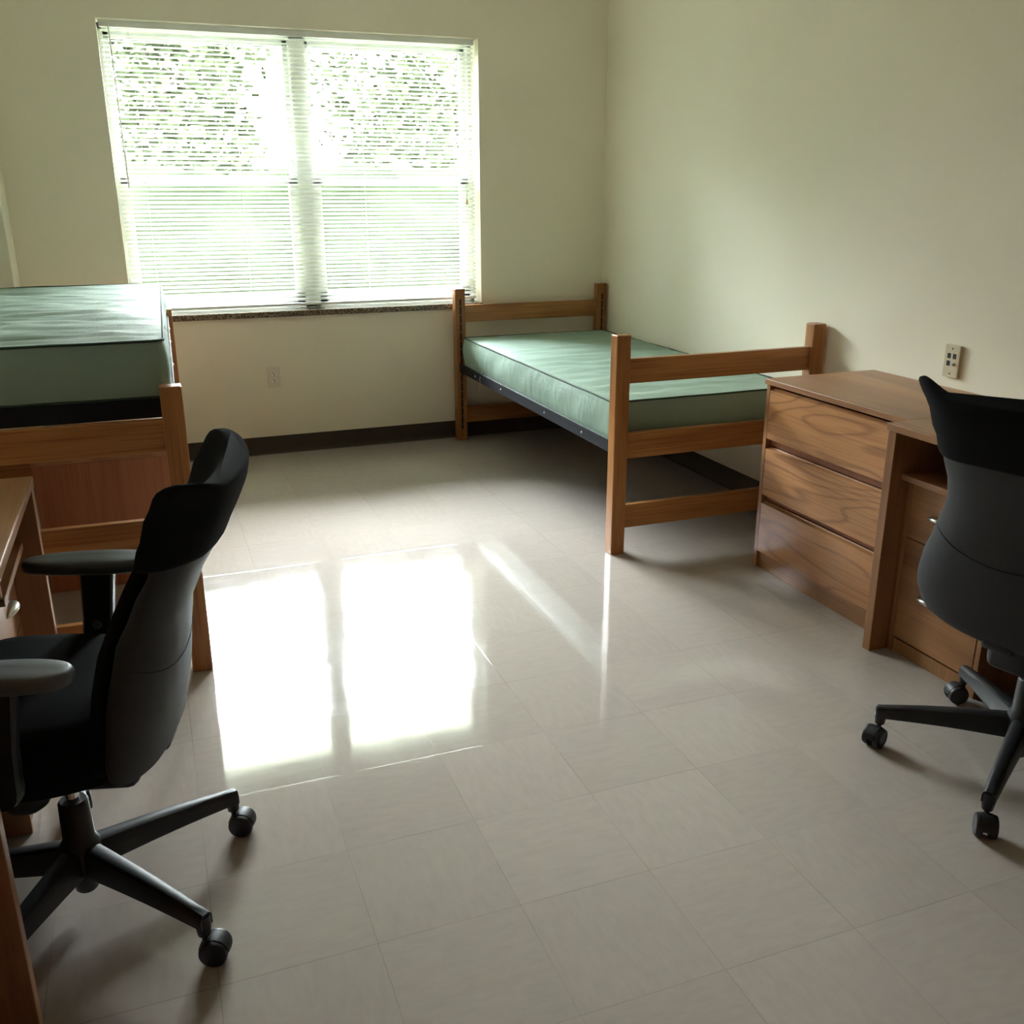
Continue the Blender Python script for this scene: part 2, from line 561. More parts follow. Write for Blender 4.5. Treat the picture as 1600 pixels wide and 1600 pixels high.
# window: two double-hung units side by side, outside of the blind
win = bpy.data.objects.new('window_1', None)
win.location = ((WX0 + WX1) / 2, 0.19, WZ0)
COL.objects.link(win)
struct(win, 'wide white double window behind the lowered blind')
wy = 0.19
def wbox(mb, x0, x1, y0, y1, z0, z1):
    mb.box(x0 - win.location.x, x1 - win.location.x, y0 - wy, y1 - wy, z0 - WZ0, z1 - WZ0, 0.002)
f = MB()
wbox(f, WX0, WX0 + 0.022, 0.135, 0.25, WZ0 - 0.03, WZ1)
wbox(f, WX1 - 0.022, WX1, 0.135, 0.25, WZ0 - 0.03, WZ1)
wbox(f, WX0, WX1, 0.135, 0.25, WZ1 - 0.03, WZ1)
wbox(f, WX0, WX1, 0.135, 0.25, WZ0 - 0.03, WZ0 + 0.022)
wbox(f, -1.790, -1.705, 0.135, 0.25, WZ0, WZ1)
f.build('window_frame', M['vinyl_frame'], win)
for (a, c) in ((WX0 + 0.022, -1.790), (-1.705, WX1 - 0.022)):
    for lower in (True, False):
        y0, y1 = (0.150, 0.185) if lower else (0.195, 0.230)
        z0, z1 = (WZ0 + 0.022, 1.506) if lower else (1.474, WZ1 - 0.03)
        st = 0.046 if lower else 0.026
        rb = 0.058 if lower else 0.032
        rt_ = 0.032 if lower else 0.030
        s_ = MB()
        wbox(s_, a, a + st, y0, y1, z0, z1)
        wbox(s_, c - st, c, y0, y1, z0, z1)
        wbox(s_, a, c, y0, y1, z0, z0 + rb)
        wbox(s_, a, c, y0, y1, z1 - rt_, z1)
        so = s_.build('sash', M['vinyl_frame'], win)
        p_ = MB()
        ym = (y0 + y1) / 2
        wbox(p_, a + st - 0.004, c - st + 0.004, ym - 0.002, ym + 0.002, z0 + rb - 0.004, z1 - rt_ + 0.004)
        p_.build('pane', M['glass'], so)

# ------------------------------------------------------------------ outdoors
struct(MB().box(-9, 5, 0.26, 1.45, 2.46, 2.64, 0.01).build('added_eave', M['ceiling']))      # unseen roof overhang, added to hold high sky light off the slats
struct(MB().box(-30, 30, 0.6, 40, -1.3, -1.2).build('ground', M['lawn']))
random.seed(4)
def tree(x, y, h, r, label, n, seed):
    rnd = random.Random(seed)
    t = thing('tree', label, 'tree', (x, y, -1.2), 0, 'trees outside the window')
    tr_ = MB()
    tr_.tube([(0, 0, 0), (0.05, 0, h * 0.3), (-0.04, 0.05, h * 0.6), (0, 0, h * 0.92)], [0.16, 0.12, 0.08, 0.02], 10)
    for k in range(7):
        a = rnd.uniform(0, 2 * PI)
        z = h * rnd.uniform(0.35, 0.75)
        tr_.tube([(0, 0, z), (math.cos(a) * r * 0.45, math.sin(a) * r * 0.45, z + r * 0.3), (math.cos(a) * r * 0.8, math.sin(a) * r * 0.8, z + r * 0.45)], [0.05, 0.03, 0.01], 6)
    tr_.build('trunk', M['bark'], t, 40)
    lf = MB()
    cl = [(Vector((rnd.uniform(-1, 1) * r * 0.7, rnd.uniform(-1, 1) * r * 0.7, h * rnd.uniform(0.28, 0.98))), rnd.uniform(0.35, 0.6) * r) for _ in range(20)]
    for _ in range(n):
        c, cr = rnd.choice(cl)
        d = Vector((rnd.gauss(0, 1), rnd.gauss(0, 1), rnd.gauss(0, 1))).normalized() * cr * rnd.uniform(0.3, 1) ** 0.6
        p = c + d
        ax = Vector((rnd.gauss(0, 1), rnd.gauss(0, 1), rnd.gauss(0, 0.6))).normalized()
        bx = ax.cross(Vector((rnd.gauss(0, 1), rnd.gauss(0, 1), rnd.gauss(0, 1)))).normalized()
        L = rnd.uniform(0.09, 0.17)
        vs = [lf.bm.verts.new(p + q) for q in (-ax * L, bx * L * 0.45, ax * L, -bx * L * 0.45)]
        lf.bm.faces.new(vs)
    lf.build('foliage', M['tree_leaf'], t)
tree(-2.2, 12.6, 7.2, 2.3, 'leafy tree outside, behind the half of the window nearer the raised bed', 5200, 3)
tree(3.3, 13.6, 7.2, 2.5, 'leafy tree outside, behind the half of the window nearer the low bed', 5200, 8)
def hedge():
    t = thing('hedge', 'tall green hedge across the lawn outside the window', 'hedge', (-1.7, 8.6, -1.2))
    mb = MB()
    n, mm = 120, 14
    L, Hh, Dp = 26.0, 2.85, 1.3
    prof = [(-Dp / 2 * (1 - 0.15 * (q / mm)), Hh * q / mm) for q in range(mm + 1)] + [(-Dp / 2 * 0.85 + Dp * 0.85 * q / 6, Hh) for q in range(1, 7)] + [(Dp / 2 * (1 - 0.15 * (q / mm)), Hh * q / mm) for q in range(mm - 1, -1, -1)]
    rings = []
    for i in range(n + 1):
        x = -L / 2 + L * i / n
        ring = []
        block_rise = 1.0 + 0.95 * max(0.0, min(1.0, (-1.6 - x) / 1.8))      # unseen end made taller to block low sky light
        for (y, z) in [(p_[0], p_[1] * block_rise) for p_ in prof]:
            a = noise.noise(Vector((x * 1.3, y * 2 + 7, z * 1.3)))
            b_ = noise.noise(Vector((x * 5, y * 5 + 3, z * 5)))
            ring.append(Vector((x, y + (a * 0.22 + b_ * 0.12) * (1 if y > 0 else -1), max(0, z + (a * 0.3 + b_ * 0.15) * (z / Hh)))))
        rings.append(ring)
    mb.loft(rings)
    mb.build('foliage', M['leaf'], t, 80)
    for k in range(5):
        MB().tube([(-10.5 + k * 5.2, 0, 0.0), (-10.5 + k * 5.2, 0.05, 1.2)], 0.05, 6).build('stem', M['bark'], t)
hedge()

# ------------------------------------------------------------------ blind
bl = thing('window_blind', 'white horizontal mini blind lowered over the wide window', 'blind', ((WX0 + WX1) / 2, 0.062, WZ1))
bw = (WX1 - WX0) / 2 - 0.010
zt = WZ1 - 0.0005
MB().box(-bw, bw, -0.014, 0.018, -0.030, -0.0005, 0.002).build('head_rail', M['vinyl_frame'], bl)
sl = MB()
z_first, z_last, ns = 2.188, 0.862, 62
for k in range(ns):
    z = z_first + (z_last - z_first) * k / (ns - 1) - WZ1
    tilt = R(27.0)           # room-side edge turned down
    w = 0.0125
    sag = 0.0006 * math.sin(k * 2.1)
    rows = []
    for t in (-1, -0.5, 0, 0.5, 1):
        y = w * t
        c = 0.0022 * (1 - t * t)
        rows.append((y * math.cos(tilt), z + c + sag + y * math.sin(tilt)))
    xs = [-bw + 0.004 + (2 * bw - 0.008) * i / 8 for i in range(9)]
    rings = [[Vector((x, y, zz + 0.0005 * math.sin(3 * x + k))) for y, zz in rows] for x in xs]
    sl.loft(rings, cap=False, closed=False)
sl.build('slats', M['slat'], bl, 60)
MB().box(-bw + 0.004, bw - 0.004, -0.010, 0.010, 0.828 - WZ1, 0.842 - WZ1, 0.003).build('bottom_rail', M['vinyl_frame'], bl)
ld = MB()
for fx_ in (-0.86, -0.36, 0.33, 0.90):
    for yy in (-0.0135, 0.0135):
        ld.tube([(bw * fx_, yy, -0.03), (bw * fx_, yy, 0.85 - WZ1)], 0.0007, 5)
ld.build('ladder_cord', M['cord'], bl)
MB().tube([(-bw + 0.045, -0.024, -0.026), (-bw + 0.047, -0.03, -0.4), (-bw + 0.05, -0.026, -0.78)], [0.0035, 0.0035, 0.0045], 8).build('tilt_wand', M['cord'], bl, 50)
pc = MB()
pc.tube([(bw - 0.060, -0.022, -0.026), (bw - 0.058, -0.026, -0.4), (bw - 0.056, -0.023, -0.84)], 0.0011, 5)
pc.tube([(bw - 0.066, -0.022, -0.026), (bw - 0.062, -0.026, -0.42), (bw - 0.058, -0.023, -0.84)], 0.0011, 5)
co = pc.build('pull_cord', M['cord'], bl)
MB().lathe([(0.002, 0.0), (0.005, -0.006), (0.0075, -0.022), (0.006, -0.032), (0.002, -0.034)], 12, Matrix.Translation((bw - 0.057, -0.023, -0.838))).build('tassel', M['tassel'], co, 40)

# ------------------------------------------------------------------ wall plates
def outlet_back():
    t = thing('wall_outlet', 'beige duplex power outlet low on the wall below the window', 'outlet', (-2.018, 0, 0.444))
    w, h = 0.035, 0.0575
    MB().box(-w, w, -0.0055, 0.0, -h, h, 0.0025).build('plate', M['plate_beige'], t)
    for s in (1, -1):
        f_ = MB()
        ring = []
        for k in range(24):
            a = 2 * PI * k / 24
            x = 0.0165 * math.cos(a)
            z = max(-0.0135, min(0.0135, 0.0165 * math.sin(a)))
            ring.append((x, z))
        f_.loft([[Vector((x, y, z + s * 0.0195)) for x, z in ring] for y in (-0.005, -0.0075)])
        fo = f_.build('socket', M['socket'], t)
        hmb = MB()
        hmb.box(-0.0085, -0.0045, -0.0079, -0.006, s * 0.0195 + 0.000, s * 0.0195 + 0.0085)
        hmb.box(0.0046, 0.0082, -0.0079, -0.006, s * 0.0195 + 0.001, s * 0.0195 + 0.0080)
        hmb.lathe([(0.0036, 0.006), (0.0036, 0.0081)], 12, Matrix.Translation((0, 0, s * 0.0195 - 0.0065)) @ Matrix.Rotation(PI / 2, 4, 'X'))
        hmb.build('slot', M['hole'], fo)
    MB().lathe([(0.003, 0.0), (0.003, 0.0012)], 12, Matrix.Translation((0, -0.0053, 0)) @ Matrix.Rotation(PI / 2, 4, 'X')).build('screw', M['steel'], t)
outlet_back()

def data_plate():
    t = thing('data_outlet', 'ivory plate with three data jacks and a cable socket on the wall above the desk', 'outlet', (XR, -2.876, 0.850))
    w, h = 0.0345, 0.0575
    MB().box(-0.013, 0, -w, w, -h, h, 0.002).build('plate', M['plate'], t)
    for (y, z) in ((0.0125, 0.018), (-0.0125, 0.018), (0.0125, -0.0085)):
        MB().box(-0.0134, -0.011, y - 0.008, y + 0.008, z - 0.009, z + 0.009).build('jack', M['hole'], t)
    c = MB().lathe([(0.0062, 0.0), (0.0062, 0.003), (0.0045, 0.003), (0.0045, 0.010), (0.002, 0.010)], 14, Matrix.Translation((-0.0128, -0.0125, -0.0095)) @ Matrix.Rotation(-PI / 2, 4, 'Y'))
    c.build('coax_connector', M['steel'], t, 40)
    for z in (0.044, -0.044):
        MB().lathe([(0.0028, 0.0), (0.0028, 0.0012)], 12, Matrix.Translation((-0.0128, 0, z)) @ Matrix.Rotation(-PI / 2, 4, 'Y')).build('screw', M['hole'], t)
data_plate()

# ------------------------------------------------------------------ beds
BW, BLEN, BH, PW, PD = 0.974, 2.140, 0.9015, 0.0611, 0.058
RAILS = ((0.7087, 0.8058), (0.4027, 0.5074), (0.1059, 0.2047))
def bed(name, label, loc, rz, deck_z, extra=0.0):
    """local: x across, y along, origin on the floor at the middle"""
    t = thing(name, label, 'bed', loc, rz, 'oak dormitory beds')
    hw, hl = BW / 2, BLEN / 2
    for sy in (-1, 1):
        yo = sy * hl                                   # outer face
        yi = yo - sy * PD                              # inner face
        for sx in (-1, 1):
            xo = sx * hw
            post = B('post', M['bed_z'], t, xo, xo - sx * PW, yo, yi, 0.0, BH, bev=0.005, seg=3)
            c = post.location
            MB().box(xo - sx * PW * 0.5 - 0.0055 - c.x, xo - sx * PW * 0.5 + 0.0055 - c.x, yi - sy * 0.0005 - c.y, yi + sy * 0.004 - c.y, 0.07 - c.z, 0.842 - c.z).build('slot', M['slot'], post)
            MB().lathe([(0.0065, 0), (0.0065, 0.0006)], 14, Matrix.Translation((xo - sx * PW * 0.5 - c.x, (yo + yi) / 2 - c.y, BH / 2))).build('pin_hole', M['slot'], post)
        for z0, z1 in RAILS:
            B('rail', M['bed_x'], t, -hw + PW - 0.004, hw - PW + 0.004, yo - sy * 0.015, yo - sy * 0.043, z0, z1, bev=0.003)
    # steel angle side rails and the deck
    for sx in (-1, 1):
        xa = sx * (hw - 0.018)
        mb = MB()
        mb.box(xa, xa - sx * 0.004, -hl + PD - 0.001, hl - PD + 0.001, deck_z - 0.040, deck_z + 0.012, 0.0015)
        mb.box(xa, xa - sx * 0.036, -hl + PD - 0.001, hl - PD + 0.001, deck_z - 0.006, deck_z - 0.002, 0.001)
        so = mb.build('side_rail', M['black_metal'], t)
        for y in (-0.72, -0.30, 0.30, 0.72):
            MB().lathe([(0.006, 0.0), (0.005, 0.003), (0.002, 0.004)], 12, Matrix.Translation((xa, y, deck_z - 0.016)) @ Matrix.Rotation(sx * PI / 2, 4, 'Y')).build('rivet', M['steel'], so, 40)
    dk = MB()
    for k in range(9):
        y = -hl + PD + 0.06 + k * (BLEN - 2 * PD - 0.12) / 8
        dk.box(-hw + 0.022, hw - 0.022, y - 0.022, y + 0.022, deck_z - 0.010, deck_z - 0.006)
    dk.box(-hw + 0.024, hw - 0.024, -hl + PD + 0.01, hl - PD - 0.01, deck_z - 0.005, deck_z - 0.0005)
    for sy in (-1, 1):
        dk.box(-hw + 0.03, hw - 0.03, sy * (hl - PD - 0.012), sy * (hl - PD - 0.016), deck_z - 0.056, deck_z - 0.0005)
    dk.build('deck', M['black_metal'], t)
    return t

BRX, BRY = -0.4825, -1.1158
bed('bed', 'low oak bed frame with black side rails, standing in the corner beside the window', (BRX, BRY, 0), 0, 0.4575)
LA = R(-1.2)
lnear = Vector((-2.583, -2.640))
lc = lnear - Vector((math.cos(LA), math.sin(LA))) * BW / 2 + Vector((-math.sin(LA), math.cos(LA))) * BLEN / 2
bed('bed', 'oak bed frame whose black deck is raised high, above an oak chest', (lc.x, lc.y, 0), LA, 0.8575)

def mattress(label, loc, rz, hx, hy, h, seed, strings, crease):
    t = thing('mattress', label, 'mattress', loc, rz, 'green vinyl dormitory mattresses')
    nx, ny, nz_ = 44, 88, 10
    def surf(u, v, w):
        """u,v,w in -1..1 on the cube's surface -> point on the softly bulged mattress"""
        r = 0.028
        p = Vector((u * hx, v * hy, w * h / 2))
        q = Vector((max(-hx + r, min(hx - r, p.x)), max(-hy + r, min(hy - r, p.y)), max(-h / 2 + r * 0.7, min(h / 2 - r * 0.7, p.z))))
        d = p - q
        # tight corners in plan, sharp seam edge at top and bottom
        if abs(u) > 0.999 and abs(v) > 0.99 or (d.x and d.y):
            dd = Vector((d.x, d.y, 0))
            if dd.length > 1e-9:
                k = r / max(dd.length, 1e-9) if dd.length > r else 1
                p.x, p.y = q.x + dd.x * k, q.y + dd.y * k
        s = noise.noise(Vector((p.x * 2.0 + seed, p.y * 2.0, p.z * 3)))
        if abs(w) > 0.999:                              # top or bottom
            ex = 1 - abs(u) ** 4
            ey = 1 - abs(v) ** 8
            sg = 1 if w > 0 else -1
            if sg > 0:
                wr = noise.noise(Vector((p.x * 3.2 + seed * 3, p.y * 17.0, seed))) * 0.006 * crease
                wr += abs(noise.noise(Vector((p.x * 4.0 + seed, p.y * 9.0 + 4, seed * 2)))) * -0.008 * crease
                edge_ = min(1, (1 - abs(u)) * 5)
                p.z += 0.010 * ex * ey + wr * (0.35 + 0.65 * edge_) * min(1, (1 - abs(v)) * 9) + s * 0.003
        else:
            bul = (1 - w * w)
            if abs(u) > 0.999:
                p.x += math.copysign(0.010 * bul + noise.noise(Vector((p.y * 3.5, p.z * 6 + p.y * 4, seed + 9))) * 0.008 * bul, u)
            if abs(v) > 0.999:
                p.y += math.copysign(0.008 * bul + noise.noise(Vector((p.x * 3.5, p.z * 6 + p.x * 3, seed + 5))) * 0.006 * bul, v)
        p.z += h / 2
        return p
    mb = MB()
    def face(fn, na, nb):
        vs = [[mb.bm.verts.new(fn(-1 + 2 * i / na, -1 + 2 * j / nb)) for j in range(nb + 1)] for i in range(na + 1)]
        for i in range(na):
            for j in range(nb):
                mb.bm.faces.new((vs[i][j], vs[i + 1][j], vs[i + 1][j + 1], vs[i][j + 1]))
    face(lambda a, c: surf(a, c, 1), nx, ny)
    face(lambda a, c: surf(a, c, -1), 8, 16)
    face(lambda a, c: surf(1, a, c), ny, nz_)
    face(lambda a, c: surf(-1, a, c), ny, nz_)
    face(lambda a, c: surf(a, 1, c), nx, nz_)
    face(lambda a, c: surf(a, -1, c), nx, nz_)
    bmesh.ops.remove_doubles(mb.bm, verts=mb.bm.verts[:], dist=0.0004)
    mb.build('cover', M['ticking'], t, 55)
    for zz, nm in ((h - 0.001, 'top_piping'), (0.004, 'bottom_piping')):
        pts = []
        r = 0.028
        for cx_, cy_, a0 in ((hx - r, hy - r, 0), (-hx + r, hy - r, PI / 2), (-hx + r, -hy + r, PI), (hx - r, -hy + r, 1.5 * PI)):
            for k in range(5):
                a = a0 + PI / 2 * k / 4
                pts.append((cx_ + (r + 0.0005) * math.cos(a), cy_ + (r + 0.0005) * math.sin(a)))
        full = []
        for (ax_, ay_), (bx_, by_) in zip(pts, pts[1:] + pts[:1]):
            d = math.hypot(bx_ - ax_, by_ - ay_)
            kk = max(1, int(d / 0.05))
            for k in range(kk):
                x, y = ax_ + (bx_ - ax_) * k / kk, ay_ + (by_ - ay_) * k / kk
                full.append((x, y, zz + noise.noise(Vector((x * 6 + seed, y * 6, 0))) * 0.002))
        full.append(full[0])
        MB().tube(full, 0.0042, 7, cap=False).build(nm, M['piping'], t, 60)
    for st in strings:
        MB().tube(st, 0.0012, 5).build('loose_thread', M['thread'], t, 60)
    return t

mattress('pale green vinyl mattress lying on the low bed in the corner', (BRX, BRY - 0.003, 0.4578), 0, 0.452, 0.985, 0.166, 1.3,
         [[(-0.456, 0.64, 0.03), (-0.466, 0.637, 0.006), (-0.474, 0.633, -0.022), (-0.470, 0.632, -0.04), (-0.478, 0.628, -0.066), (-0.476, 0.622, -0.08)]], 1.0)
mattress('green vinyl mattress with a creased top on the high raised bed', (lc.x, lc.y, 0.8578), LA, 0.452, 0.998, 0.166, 5.9,
         [[(0.452, -0.60, 0.165), (0.462, -0.62, 0.150), (0.468, -0.615, 0.13), (0.464, -0.63, 0.112)],
          [(0.450, -0.64, 0.166), (0.459, -0.66, 0.158), (0.463, -0.68, 0.15)]], 1.9)

# ------------------------------------------------------------------ case goods (local: +x = out of the wall into the room, front plane at x = 0, y along the wall)
def handle(parent, x, y, z):
    """half-moon cup pull: pointed at both ends, bulging outwards, flat on the underside"""
    rings = []
    n = 15
    for i in range(n):
        t = -1 + 2 * i / (n - 1)
        w = max(0.02, 1 - t * t)
        ring = []
        for k in range(13):
            a = PI * k / 12
            ring.append(Vector((0.024 * w ** 0.8 * math.sin(a), 0.052 * t, 0.013 * w ** 0.8 * math.cos(a) - 0.006 * t * t)))
        rings.append(ring)
    h = MB().loft(rings)
    return h.build('handle', M['nickel'], parent, 50, loc=(x, y, z))

def dresser(name, label, loc, sgn, group):
    """three-drawer chest, 76 cm wide"""
    t = thing(name, label, 'dresser', loc, 0 if sgn > 0 else PI, group)
    D, Wd, H = 0.503, 0.755, 0.755
    B('top', M['case_y'], t, -D, 0.004, -Wd / 2, Wd / 2, H - 0.021, H, bev=0.002)
    for s in (-1, 1):
        B('side_panel', M['case_z'], t, -D, 0.0, s * (Wd / 2 - 0.010), s * (Wd / 2 - 0.030), 0.0, H - 0.021, bev=0.0015)
    wi = Wd / 2 - 0.0305
    B('back_panel', M['panel_back'], t, -D, -D + 0.012, -wi, wi, 0.05, H - 0.021, bev=0)
    B('base_rail', M['case_y'], t, -0.012, -0.030, -wi, wi, 0.0, 0.068, bev=0.001)
    for z0, z1 in ((0.529, 0.722), (0.304, 0.496), (0.072, 0.278)):
        dr = MB()
        # front with a sloped finger pull along its top
        gp = 0.008
        c = (z0 + z1) / 2
        prof = [(0.0, z0 - c), (0.0, z1 - gp - c), (-0.016, z1 - gp * 0.55 - c), (-0.020, z1 - c), (-0.022, z0 - c)]
        dr.loft([[Vector((px, y, pz)) for px, pz in prof] for y in (-wi + 0.002, wi - 0.002)])
        do = dr.build('drawer', M['drawer'], t, loc=(0, 0, c))
        MB().box(-0.42, -0.022, -wi + 0.02, wi - 0.02, z0 + 0.015 - c, z1 - 0.04 - c).build('drawer_box', M['case_x'], do)
        # the dark recess above the slope
        if z1 < 0.7:
            B('drawer_divider', M['panel_back'], t, -0.45, -0.026, -wi, wi, z1 + 0.0005, z1 + (0.0320 if z1 > 0.4 else 0.0250), bev=0)
    return t

def desk(name, label, loc, sgn, group):
    """pedestal desk, 107 cm long; local y = 0 at the pedestal end, going to -y (right desk) as seen with +x out of the wall mirrored by sgn"""
    t = thing(name, label, 'desk', loc, 0, group)
    D, L, H = 0.590, 1.070, 0.755
    def bx(nm, mat, par, x0, x1, y0, y1, z0, z1, bev=0.002):
        return B(nm, mat, par, sgn * x0, sgn * x1, y0, y1, z0, z1, bev=bev)
    bx('desktop', M['case_y'], t, -D, 0.003, -L, 0, H - 0.024, H, 0.003)
    for y0, y1 in ((-0.008, -0.041), (-L + 0.008, -L + 0.041)):
        bx('end_panel', M['case_z'], t, -D + 0.005, 0.0, y0, y1, 0.0, H - 0.0245)
    bx('modesty_panel', M['panel_back'], t, -D + 0.02, -D + 0.038, -0.042, -L + 0.042, 0.10, H - 0.025, 0)
    bx('shelf', M['case_y'], t, -D + 0.04, -0.040, -0.0415, -0.420, 0.579, 0.598)
    bx('shelf_support', M['case_z'], t, -D + 0.04, -0.045, -0.402, -0.420, 0.5985, H - 0.0245)
    # pedestal, set back under the shelf
    px = -0.073
    ca = MB()
    cy, cz = -0.2305, 0.30
    def cb(x0, x1, y0, y1, z0, z1):
        ca.box(sgn * x0, sgn * x1, y0 - cy, y1 - cy, z0 - cz, z1 - cz, 0.001)
    cb(-D + 0.05, px, -0.0425, -0.060, 0.0, 0.5785)
    cb(-D + 0.05, px, -0.385, -0.4025, 0.0, 0.5785)
    cb(-D + 0.05, -D + 0.06, -0.060, -0.385, 0.03, 0.575)
    cb(-D + 0.06, px - 0.004, -0.060, -0.385, 0.0565, 0.070)
    cb(px - 0.006, px - 0.024, -0.060, -0.385, 0.0, 0.044)
    ca.build('pedestal', M['case_z'], t, loc=(0, cy, cz))
    for z0, z1, hz in ((0.396, 0.572, 0.486), (0.055, 0.392, 0.222)):
        d = bx('drawer', M['case_y'], t, px + 0.001, px - 0.018, -0.0625, -0.3825, z0, z1, 0.0015)
        c = d.location
        MB().box(sgn * (px - 0.018) - c.x, sgn * (px - 0.40) - c.x, -0.075 - c.y, -0.37 - c.y, z0 + 0.03 - c.z, z1 - 0.03 - c.z).build('drawer_box', M['case_x'], d)
        h = handle(d, sgn * (px + 0.001) - c.x, 0.034, hz - c.z)
        if sgn < 0:
            h.rotation_euler = (0, 0, PI)
    return t

dresser('dresser', 'oak dresser with three grained drawers standing at the foot of the low bed', (-0.4865, -2.857, 0), -1, 'oak three-drawer dressers')
desk('desk', 'oak pedestal desk joined to the dresser by the low bed, below the ivory plate', (-0.5745, -3.2345, 0), -1, 'oak pedestal desks')
desk('desk', 'oak pedestal desk near the raised bed, with the armed chair pulled up to it', (-2.967, -2.930, 0), 1, 'oak pedestal desks')
dresser('dresser', 'oak dresser beside the armed chair, only a sliver of its drawer front in view', (-3.055, -4.3815, 0), 1, 'oak three-drawer dressers')

# low two-drawer chest under the raised bed
def low_chest():
    t = thing('low_chest', 'low oak chest tucked under the raised bed', 'chest', (-2.615, -1.42, 0), 0)
    D, Wd, H = 0.490, 0.74, 0.512
    B('top', M['case_y'], t, -D, 0.003, -Wd / 2, Wd / 2, H - 0.02, H, bev=0.002)
    for s in (-1, 1):
        B('side_panel', M['panel_back'], t, -D, 0, s * (Wd / 2 - 0.002), s * (Wd / 2 - 0.022), 0, H - 0.0205, bev=0.0015)
    wi = Wd / 2 - 0.0225
    B('back_panel', M['panel_back'], t, -D, -D + 0.01, -wi, wi, 0.03, H - 0.021, bev=0)
    B('base_rail', M['case_y'], t, -0.012, -0.03, -wi, wi, 0, 0.06, bev=0.001)
    for z0, z1 in ((0.28, 0.486), (0.066, 0.272)):
        B('drawer', M['drawer'], t, 0.0, -0.020, -wi + 0.002, wi - 0.002, z0, z1 - 0.012, bev=0.002)
low_chest()

# ------------------------------------------------------------------ task chairs (local: forward = +x, left = +y)
def interp(x, xs, ys):
    if x <= xs[0]: return ys[0]
    for a, b_, c, d in zip(xs, xs[1:], ys, ys[1:]):
        if x <= b_:
            t = (x - a) / (b_ - a)
            t = t * t * (3 - 2 * t) * 0.5 + t * 0.5
            return c + (d - c) * t
    return ys[-1]

def sstep(t):
    t = max(0.0, min(1.0, t))
    return t * t * (3 - 2 * t)

Z_R = [0.40, 0.43, 0.59, 0.70, 0.76, 0.84, 0.96, 1.02]
U_R = [-0.200, -0.208, -0.222, -0.240, -0.268, -0.308, -0.356, -0.375]

def pad_solid(levels, half, thick, bow, wing, n=40, ex=3.2, dz=None, inset=None):
    """a bent cushion: at each z a rounded-rectangle section, half-width half(z), thickness thick(z), bowed backwards in the middle"""
    rings = []
    for i, z in enumerate(levels):
        w, th = half(z), thick(z)
        sc = inset(i) if inset else 1.0
        ring = []
        for k in range(n):
            a = 2 * PI * k / n
            ca_, sa = math.cos(a), math.sin(a)
            x = math.copysign(abs(ca_) ** (2 / ex), ca_)
            y = math.copysign(abs(sa) ** (2 / ex), sa)
            th_s = th * (0.35 + 0.65 * sc)
            lat = x * (w - (1 - sc) * th * 0.5)
            s_ = lat / max(w, 1e-6)
            u = interp(z, Z_R, U_R) - bow(z) * (1 - s_ * s_) + wing(z) * max(0, abs(s_) - 0.55) ** 2 + th / 2 + y * th_s / 2
            zz = z + (dz(s_, z) if dz else 0)
            ring.append(Vector((u, lat, zz)))
        rings.append(ring)
    return rings

